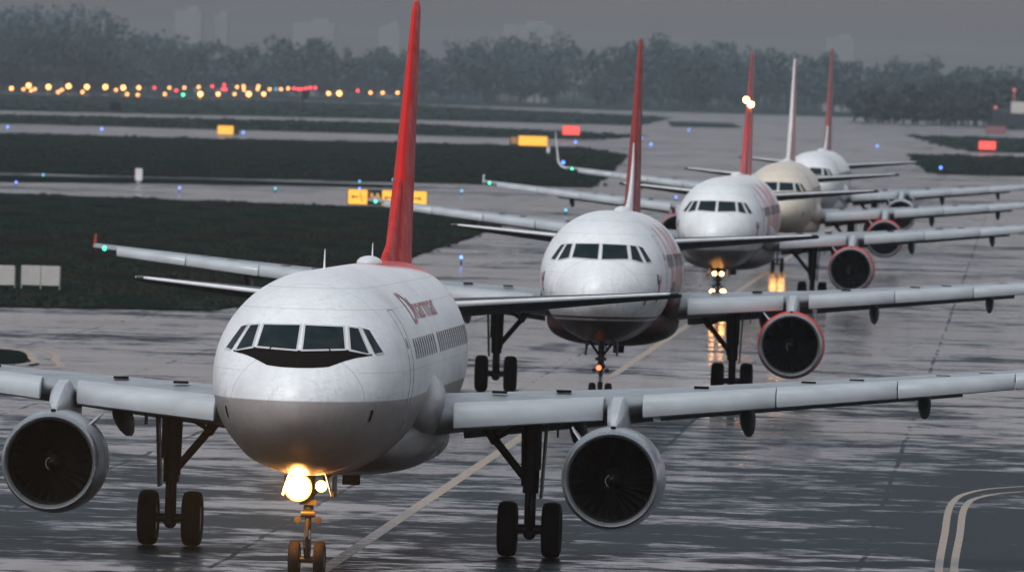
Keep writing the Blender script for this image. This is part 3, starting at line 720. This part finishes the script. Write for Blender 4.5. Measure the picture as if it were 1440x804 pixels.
def smooth_path(p, n=10):
    out = []
    for i in range(len(p)-1):
        p0 = Vector(p[max(0, i-1)]); p1 = Vector(p[i]); p2 = Vector(p[i+1]); p3 = Vector(p[min(len(p)-1, i+2)])
        for j in range(n):
            t = j/n; q = .5*((2*p1)+(p2-p0)*t+(2*p0-5*p1+4*p2-p3)*t*t+(3*p1-p0-3*p2+p3)*t**3); out.append((q.x, q.y))
    return out+[tuple(p[-1])]
stripe('edge_line', smooth_path([(8.3, 185), (8.72, 205), (9.1, 218), (10.0, 237), (10.85, 254), (11.7, 262.5), (13.3, 267.6), (18, 276), (26, 285)]), .17, 'outer one of the two curved yellow edge lines on the dark asphalt', 'line marking', line_y)
stripe('edge_line', smooth_path([(8.65, 185), (9.08, 205), (9.42, 218), (10.32, 236.5), (11.15, 253), (11.9, 260), (13.4, 264.6), (18.2, 273), (26.2, 282)]), .17, 'inner one of the two curved yellow edge lines on the dark asphalt', 'line marking', line_y)

# ------------------------------------------------------------------ signs, boards, boxes
sign_y = glow('sign_yellow', (1, .45, .004), 1.3); sign_r = glow('sign_red', (1, .05, .03), 1.6); sign_r2 = glow('sign_dim_red', (.7, .02, .08), .16)
sign_k = paint('sign_black', (.012, .012, .012), .5); sign_ltr = glow('sign_letter_yellow', (1, .5, .12), .8)
steel = paint('galvanised_post', (.3, .3, .3), .5)
def glyph(txt, x, y, z, h, mat, parent, name='lettering'):
    tv, tf = text_mesh(txt, 1); x0 = min(p[0] for p in tv); x1 = max(p[0] for p in tv); y0 = min(p[1] for p in tv); y1 = max(p[1] for p in tv); s = h/(y1-y0)
    MB().add([(x+(p[0]-(x0+x1)/2)*s, y, z+(p[1]-(y0+y1)/2)*s) for p in tv], tf).build(name, mat, parent, 80)
def arrow(x, y, z, w, d, mat, parent):
    P = [(-1, 0), (-.3, .5), (-.3, .16), (1, .16), (1, -.16), (-.3, -.16), (-.3, -.5)]
    MB().add([(x+d*a*w/2, y, z+b*w/2) for a, b in P], [tuple(range(7))]).build('arrow', mat, parent, 80)
def sign(loc, panels, z0, h, label, cat, rz=0):
    t = thing('taxiway_sign', loc, label, cat, None, rz)
    x = -sum(p[0] for p in panels)/2
    cs = MB(); cs.box((0, .12, z0+h/2), (-2*x+.08, .18, h+.08)); cs.build('casing', sign_k, t)
    for w, m, mark in panels:
        MB().box((x+w/2, 0, z0+h/2), (w-.04, .06, h-.02)).build('panel', m, t)
        for mk, px, mm in mark:
            if mk in '<>': arrow(x+w*px, -.035, z0+h/2, .55*h, -1 if mk == '>' else 1, mm, t)
            else: glyph(mk, x+w*px, -.035, z0+h/2, h*.6, mm, t)
        x += w
    tw = sum(p[0] for p in panels)
    for q in (-.4, 0, .4): MB().tube((q*tw, .12, 0), (q*tw, .12, z0+.05), .05).build('leg', steel, t)
    return t
sign((-9.75, 800, 0), [(1.5, sign_y, [('<', .35, sign_k), ('\\', .68, sign_k)]), (1.1, sign_k, [('A', .3, sign_ltr), ('A', .7, sign_ltr)]), (3.45, sign_y, [('<', .13, sign_k), ('>', .8, sign_k)])], .22, 1.12, 'long yellow and black taxiway sign behind the red fin of the nearest airliner', 'sign')
sign((-45.3, 1640, 0), [(2.5, sign_y, []), (.9, sign_k, [])], .3, 1.35, 'small yellow sign with dark end panel far off on the left grass', 'sign')
sign((1.9, 1583, 0), [(1.25, sign_k, [('S', .3, sign_ltr), ('S', .7, sign_ltr)]), (4.4, sign_y, [])], .3, 1.45, 'glowing yellow sign with black left end panel beside the far taxiway', 'sign')
sign((10.2, 1955, 0), [(3.2, sign_r, [])], .3, 1.6, 'bright red lit sign beyond the glowing yellow one', 'sign')
sign((83.5, 1850, 0), [(3.0, sign_r, [])], .4, 1.45, 'bright red lit sign on the right grass', 'sign')
sign((112.5, 2450, 0), [(4.6, sign_r2, [])], 1.0, 1.8, 'dim dark red sign behind the bright one on the right', 'sign')

board_m = paint('board_white', (.42, .40, .38), .55, grime=.3, scale=1.5)
def board(loc, n, label):
    t = thing('marker_board', loc, label, 'board', 'white boards at the left edge of the grass')
    for q in range(n):
        MB().box(((q-(n-1)/2)*.86, 0, .66), (.82, .05, .88)).build('panel', board_m, t)
    for q in range(n+1): MB().tube(((q-n/2)*.86, .05, 0), ((q-n/2)*.86, .05, 1.08), .03).build('leg', steel, t)
    return t
board((-21.15, 468, 0), 2, 'pale board of two panels on thin legs, at the edge of the near grass')
board((-23.1, 466.5, 0), 2, 'pale board cut off by the left edge of the picture')
bx = thing('equipment_cabinet', (-33.0, 915, 0), 'small grey equipment cabinet with red side beside the middle taxiway', 'cabinet')
MB().box((0, 0, .85), (.6, .5, 1.05)).build('cabinet_body', MAT['nac_white'], bx); MB().box((-.33, -.02, .95), (.05, .45, .8)).build('side_panel', MAT['nac_red'], bx); MB().box((0, 0, .16), (.4, .4, .32)).build('plinth', steel, bx)
bx = thing('dark_box', (-95.5, 2480, 0), 'dark boxy hut standing on the far grass at left', 'hut')
MB().box((0, 0, 1.1), (2.6, 2, 2.0)).build('wall', paint('hut_dark', (.006, .009, .012), .8, spec=.1), bx); MB().box((0, 0, 2.16), (2.8, 2.2, .12)).build('roof', sign_k, bx)
ws = thing('windsock', (-57.5, 2790, 0), 'dark drooping windsock on a thin mast before the runway lights', 'windsock')
MB().tube((-.3, 0, 0), (.4, 0, 5.6), .48, .40).build('mast', sign_k, ws)
MB().lathe([(0, 1.2), (-.8, 1.1), (-2.2, .7)], 'Z', (.75, 0, 5.8), 16, (False, False)).build('sock', sign_k, ws)
MB().lathe([(0, 1.23), (.1, 1.23)], 'Z', (.75, 0, 5.8), 16).tube((.3, 0, 5.6), (.75, 0, 5.85), .05).build('hoop', sign_k, ws)
mk = thing('marker_post', (4.5, 1462, 0), 'short white marker post below the glowing yellow sign', 'post')
MB().box((0, 0, .6), (.38, .2, 1.2)).build('post', MAT['white'], mk); MB().box((0, -.11, 1.05), (.3, .02, .2)).build('reflector', MAT['nac_red'], mk)
stripe('edge_line', smooth_path([(-30, 373.5), (-20.5, 372.5), (-17.4, 367), (-16.35, 357), (-16.5, 348), (-22, 342)]), .3, 'inner curved orange edge line round the dark grass island', 'line marking', line_y, .06)
stripe('edge_line', smooth_path([(-30, 376), (-20, 375), (-16.5, 368.5), (-15.55, 357), (-15.6, 346.5), (-22, 339)]), .3, 'outer curved orange edge line round the dark grass island', 'line marking', line_y, .004)

# ------------------------------------------------------------------ airfield lights
blue = glow('taxi_light_blue', (.12, .28, 1), 3.5); cyan = glow('taxi_light_cyan', (.1, .6, .9), 2.2); green = glow('light_green', (.1, 1, .5), 6)
amber = glow('runway_light_amber', (1, .34, .08), 11); amber2 = glow('runway_light_pale', (1, .38, .10), 7); redl = glow('runway_light_red', (1, .06, .08), 4.5)
def edge_light(loc, m, label, r):
    t = thing('taxiway_light', loc, label, 'light', 'taxiway edge lights')
    MB().tube((0, 0, 0), (0, 0, .28), .05, .035, 8).lathe([(0, .12), (.03, .10)], 'Z', (0, 0, 0), 12, (True, True)).build('stake', sign_k, t)
    MB().sphere((0, 0, .28+r), r, 12, 8, 1.15).build('lamp', m, t)
    return t
BL = [(-41.5, 868, blue), (-42.3, 935, cyan), (-27.7, 862, blue), (-20.2, 880, cyan), (-13.4, 900, blue), (-14.3, 960, cyan), (-11.5, 985, cyan), (-2.8, 566, blue), (3.9, 790, cyan),
      (5.7, 1250, blue), (9.6, 1690, blue), (21.8, 1690, blue), (22.6, 1890, blue), (26, 1000, cyan), (26.8, 960, blue), (25.5, 1080, cyan), (25.2, 1130, blue), (38, 2300, blue), (64, 1850, blue), (55, 1350, blue), (-80, 1640, blue), (-66, 1660, blue), (-44, 1680, blue), (-4.6, 905, cyan), (14, 905, blue)]
protos = {}
for x_, y_, m in BL:
    big = y_ > 1200; key = (m.name, big)
    lab = ('blue' if m is blue else 'pale cyan') + (' taxiway edge light far off across the grass' if big else ' taxiway edge light on a short stake beside the pavement')
    if key not in protos: protos[key] = edge_light((x_, y_, 0), m, lab, .17 if big else .085)
    else:
        o = copy_tree(protos[key]); o.location = (x_, y_, 0)
F = 14670.
def far_light(u, v, m, r, D, label):
    """lamp on a stand; u, v only choose bearing and height once, in metres: x = D*tan, z above the field"""
    x_ = (u-720)/F*D*1.0; hor = 92.5+.0297*u+.3
    z_ = max(.5, 9.99-(v-hor)/F*D)
    x_ += (402-v)*-.0297/F*D*-1
    key = (m.name, r)
    if key not in protos:
        t = thing('runway_light', (x_, D, 0), label, 'light', 'runway and approach lights')
        MB().sphere((0, 0, 0), r, 12, 8).build('lamp', m, t, loc=(0, 0, z_)); MB().tube((0, 0, 0), (0, 0, 1), .08, .06, 6).build('stand', sign_k, t)
        protos[key] = t
    else:
        t = copy_tree(protos[key]); t.location = (x_, D, 0)
    for c_ in t.children:
        if c_.name.startswith('lamp'): c_.location.z = z_
        else: c_.scale.z = z_
    return t
RL = [(0, 124, 'a'), (17, 125, 'b'), (24, 120, 'A'), (28, 127, 'b'), (33, 125, 'b'), (52, 122, 'A'), (66, 129, 'b'), (71, 126, 'b'), (80, 121, 'A'), (100, 129, 'b'), (106, 122, 'A'), (132, 122, 'A'), (147, 126, 'b'), (157, 123, 'A'), (163, 132, 'b'),
      (179, 123, 'a'), (178, 133, 'b'), (201, 123, 'r'), (216, 132, 'b'), (222, 123, 'b'), (232, 127, 'r'), (243, 123, 'b'), (242, 133, 'g'), (263, 122, 'b'), (266, 132, 'A'), (282, 121, 'r'), (291, 132, 'a'), (299, 119, 'r'), (297, 125, 'r'), (301, 125, 'r'),
      (314, 132, 'b'), (317, 122, 'b'), (326, 121, 'b'), (327, 126, 'b'), (334, 132, 'A'), (346, 125, 'b'), (347, 121, 'b'), (355, 132, 'a'), (363, 125, 'b'), (372, 125, 'c'), (379, 125, 'b'), (389, 124, 'b'),
      (397, 124, 'r'), (403, 125, 'r'), (408, 125, 'r'), (414, 124, 'r'), (420, 123, 'r'), (427, 123, 'r'), (412, 132, 'a'), (446, 131, 'a'), (461, 131, 'A'), (487, 127, 'r'), (505, 130, 'b'), (522, 130, 'b'), (543, 130, 'b'), (558, 131, 'R')]
for u, v, q in RL:
    far_light(u, v, {'a': amber, 'A': amber, 'b': amber2, 'r': redl, 'R': redl, 'g': green, 'c': cyan}[q], {'a': .6, 'A': .85, 'b': .5, 'r': .5, 'R': .8, 'g': .45, 'c': .45}[q], 4150 if v < 128 else 3960,
              {'a': 'amber runway light of middling brightness in the hazy row', 'A': 'large bright amber runway light in the hazy row', 'b': 'small pale amber runway light in the hazy row', 'r': 'small red runway light in the hazy row', 'R': 'red runway light just left of the red fin', 'g': 'single green runway light in the hazy row', 'c': 'single cyan runway light in the hazy row'}[q])

# ------------------------------------------------------------------ far service yard on the right
sh = thing('service_shed', (152, 3190, 0), 'long dark shed in the haze at the right edge', 'shed')
MB().box((6, 0, 2.4), (24, 8, 4.8)).build('wall', paint('shed_dark', (.008, .013, .016), .8), sh)
MB().loft([[(-6.5, -4.4, 4.8), (-6.5, 0, 6.2), (-6.5, 4.4, 4.8)], [(18.5, -4.4, 4.8), (18.5, 0, 6.2), (18.5, 4.4, 4.8)]]).build('roof', paint('shed_roof', (.015, .02, .024), .7), sh)
for x_ in (-2, 4): MB().box((x_, -4.03, 1.8), (3.4, .06, 3.4)).build('shed_door', paint('shed_door', (.02, .024, .028), .6), sh)
tr = thing('box_truck', (149, 3120, 0), 'hazy truck with pale box body and red lamps before the dark shed', 'truck')
MB().box((1.6, 0, 6.6), (6.0, 2.4, 3.4)).build('cargo_box', paint('truck_white', (.6, .55, .5), .5), tr)
MB().box((0, 0, 2.6), (14, 2.4, 4.2)).build('truck_body', paint('truck_dark', (.008, .012, .014), .6), tr); MB().box((-5.6, 0, 5.2), (2.6, 2.2, 1.3)).build('cab', paint('truck_cab', (.01, .014, .016), .5), tr)
for x_ in (-5, -1, 4): MB().lathe([(-1.25, .6), (-1.25, .05), (1.25, .05), (1.25, .6)], 'Y', (x_, 0, .6), 16, (True, True)).build('wheel', MAT['tyre'], tr)
for x_, z_ in ((-6.0, 6.1), (-.6, 11.5)):
    b_ = MB().tube((x_, 0, z_-3), (x_, 0, z_), .1).sphere((x_, 0, z_+.3), .55, 10, 6).build('beacon', glow('truck_beacon', (1, .18, .12), .7), tr)
cr = thing('parked_car', (148, 3560, 0), 'tiny dark car standing in the haze left of the shed', 'car')
MB().loft([[(x_, -.9, z_) for x_, z_ in P] for P in [[(-2.3, .3), (2.3, .3), (2.3, .95), (1.3, 1.05), (.7, 1.55), (-1.0, 1.55), (-1.7, 1.0), (-2.3, .9)]]] + [[(x_, .9, z_) for x_, z_ in [(-2.3, .3), (2.3, .3), (2.3, .95), (1.3, 1.05), (.7, 1.55), (-1.0, 1.55), (-1.7, 1.0), (-2.3, .9)]]]).build('car_body', paint('car_dark', (.01, .012, .014), .3), cr)
for x_ in (-1.4, 1.4): MB().lathe([(-.95, .32), (.95, .32)], 'Y', (x_, 0, .32), 16, (True, True)).build('wheel', MAT['tyre'], cr)

# ------------------------------------------------------------------ far trees and hazy blocks
def treeline(name, x0, x1, y, dy, hfun, n, label, col, leaf=1.7):
    rnd = random.Random(hash(name) % 1000 if False else len(label)); v = []; f = []
    for i in range(n):
        x_ = rnd.uniform(x0, x1); yy = y+rnd.uniform(-dy, dy); h = hfun(x_/yy)*(.93+.10*sin(x_*.021+y)+.07*sin(x_*.067+2))*rnd.uniform(.55, 1.06); w = h*rnd.uniform(.34, .62)
        blobs = [(rnd.gauss(0, w*.45), rnd.gauss(0, w*.4), h*rnd.uniform(.25, .93), w*rnd.uniform(.22, .45)) for _ in range(11)]
        for bx_, by_, bz_, br in blobs:
            br = min(br, h-bz_+br*.15) if bz_+br > h*1.05 else br
            for _ in range(30):
                d = Vector((rnd.gauss(0, 1), rnd.gauss(0, 1), rnd.gauss(0, .8))).normalized()*br*rnd.uniform(.55, 1.08)
                c_ = Vector((x_+bx_, yy+by_, bz_))+d; s_ = leaf*rnd.uniform(.5, 1.25)
                a = Vector((rnd.gauss(0, 1), rnd.gauss(0, 1), rnd.gauss(0, 1))).normalized(); b = a.orthogonal().normalized(); o = len(v)
                v += [c_+a*s_*.6, c_+b*s_*.5, c_-a*s_*.6, c_-b*s_*.5]; f.append((o, o+1, o+2, o+3))
        o = len(v); v += [(x_-.4, yy, 0), (x_+.4, yy, 0), (x_+.25, yy, h*.6), (x_-.25, yy, h*.6)]; f.append((o, o+1, o+2, o+3))
    me = bpy.data.meshes.new(name); me.from_pydata([tuple(p) for p in v], [], f)
    k = NT(name+'_leaves'); me.materials.append(k.out(Base_Color=k.mix(k.noise(.15, 3), tuple(q*.6 for q in col), tuple(q*1.4 for q in col)), Roughness=.8))
    o = bpy.data.objects.new(name, me); C.objects.link(o); return tag(o, label, 'trees', None, 'stuff')
treeline('woodland', -560, 560, 4700, 130, lambda q: interp([(-.06, 36), (-.045, 36), (-.035, 29), (-.02, 29), (0, 31), (.02, 30), (.035, 28), (.06, 28)], q)[0], 700, 'hazy belt of trees along the whole horizon', (.024, .044, .046))
treeline('woodland', -300, -165, 4200, 60, lambda q: interp([(-.08, 29), (-.05, 29), (-.042, 25), (-.03, 18)], q)[0], 90, 'darker nearer clump of trees at the upper left', (.010, .022, .025))
treeline('woodland', 112, 270, 3420, 60, lambda q: interp([(.03, 8), (.036, 15), (.042, 19), (.06, 20)], q)[0], 110, 'darker nearer clump of trees at the upper right', (.010, .022, .025))
hz = paint('far_concrete', (.22, .22, .23), .8, grime=.2, scale=.1)
for i, (x_, y_, w_, h_, lab) in enumerate(((-157, 4950, 13, 39, 'pale tower block rising over the trees at left'), (-142, 4960, 7, 37, 'narrow block beside the pale tower block over the trees'), (-98, 4980, 20, 35, 'low wide block showing faintly above the trees left of the red fin'),
        (-62, 4990, 10, 34.5, 'small pale block nearest the red fin above the trees'), (4, 4970, 24, 37, 'wide pale block above the trees between the two nearest red fins'), (152, 4960, 14, 35, 'faint pale block above the trees right of the queue'))):
    t = thing('tower_block', (x_, y_, 0), lab, 'building')
    MB().box((0, 0, h_/2), (w_, 14, h_)).build('wall', hz, t); MB().box((w_*.15, 0, h_+1), (w_*.4, 6, 2)).build('roof_hut', hz, t)

# ------------------------------------------------------------------ haze
hm = bpy.data.materials.new('haze'); hm.use_nodes = True; t = hm.node_tree; t.nodes.clear()
o_ = t.nodes.new('ShaderNodeOutputMaterial'); v_ = t.nodes.new('ShaderNodeVolumePrincipled')
v_.inputs['Color'].default_value = (.70, .79, .85, 1); v_.inputs['Density'].default_value = .000085; v_.inputs['Anisotropy'].default_value = .5
t.links.new(v_.outputs[0], o_.inputs['Volume'])
hb = MB().box((0, 4450, 24.5), (8300, 9400, 51)).build('haze', hm)
tag(hb, 'thin grey rain haze over the airfield', 'haze', None, 'stuff')
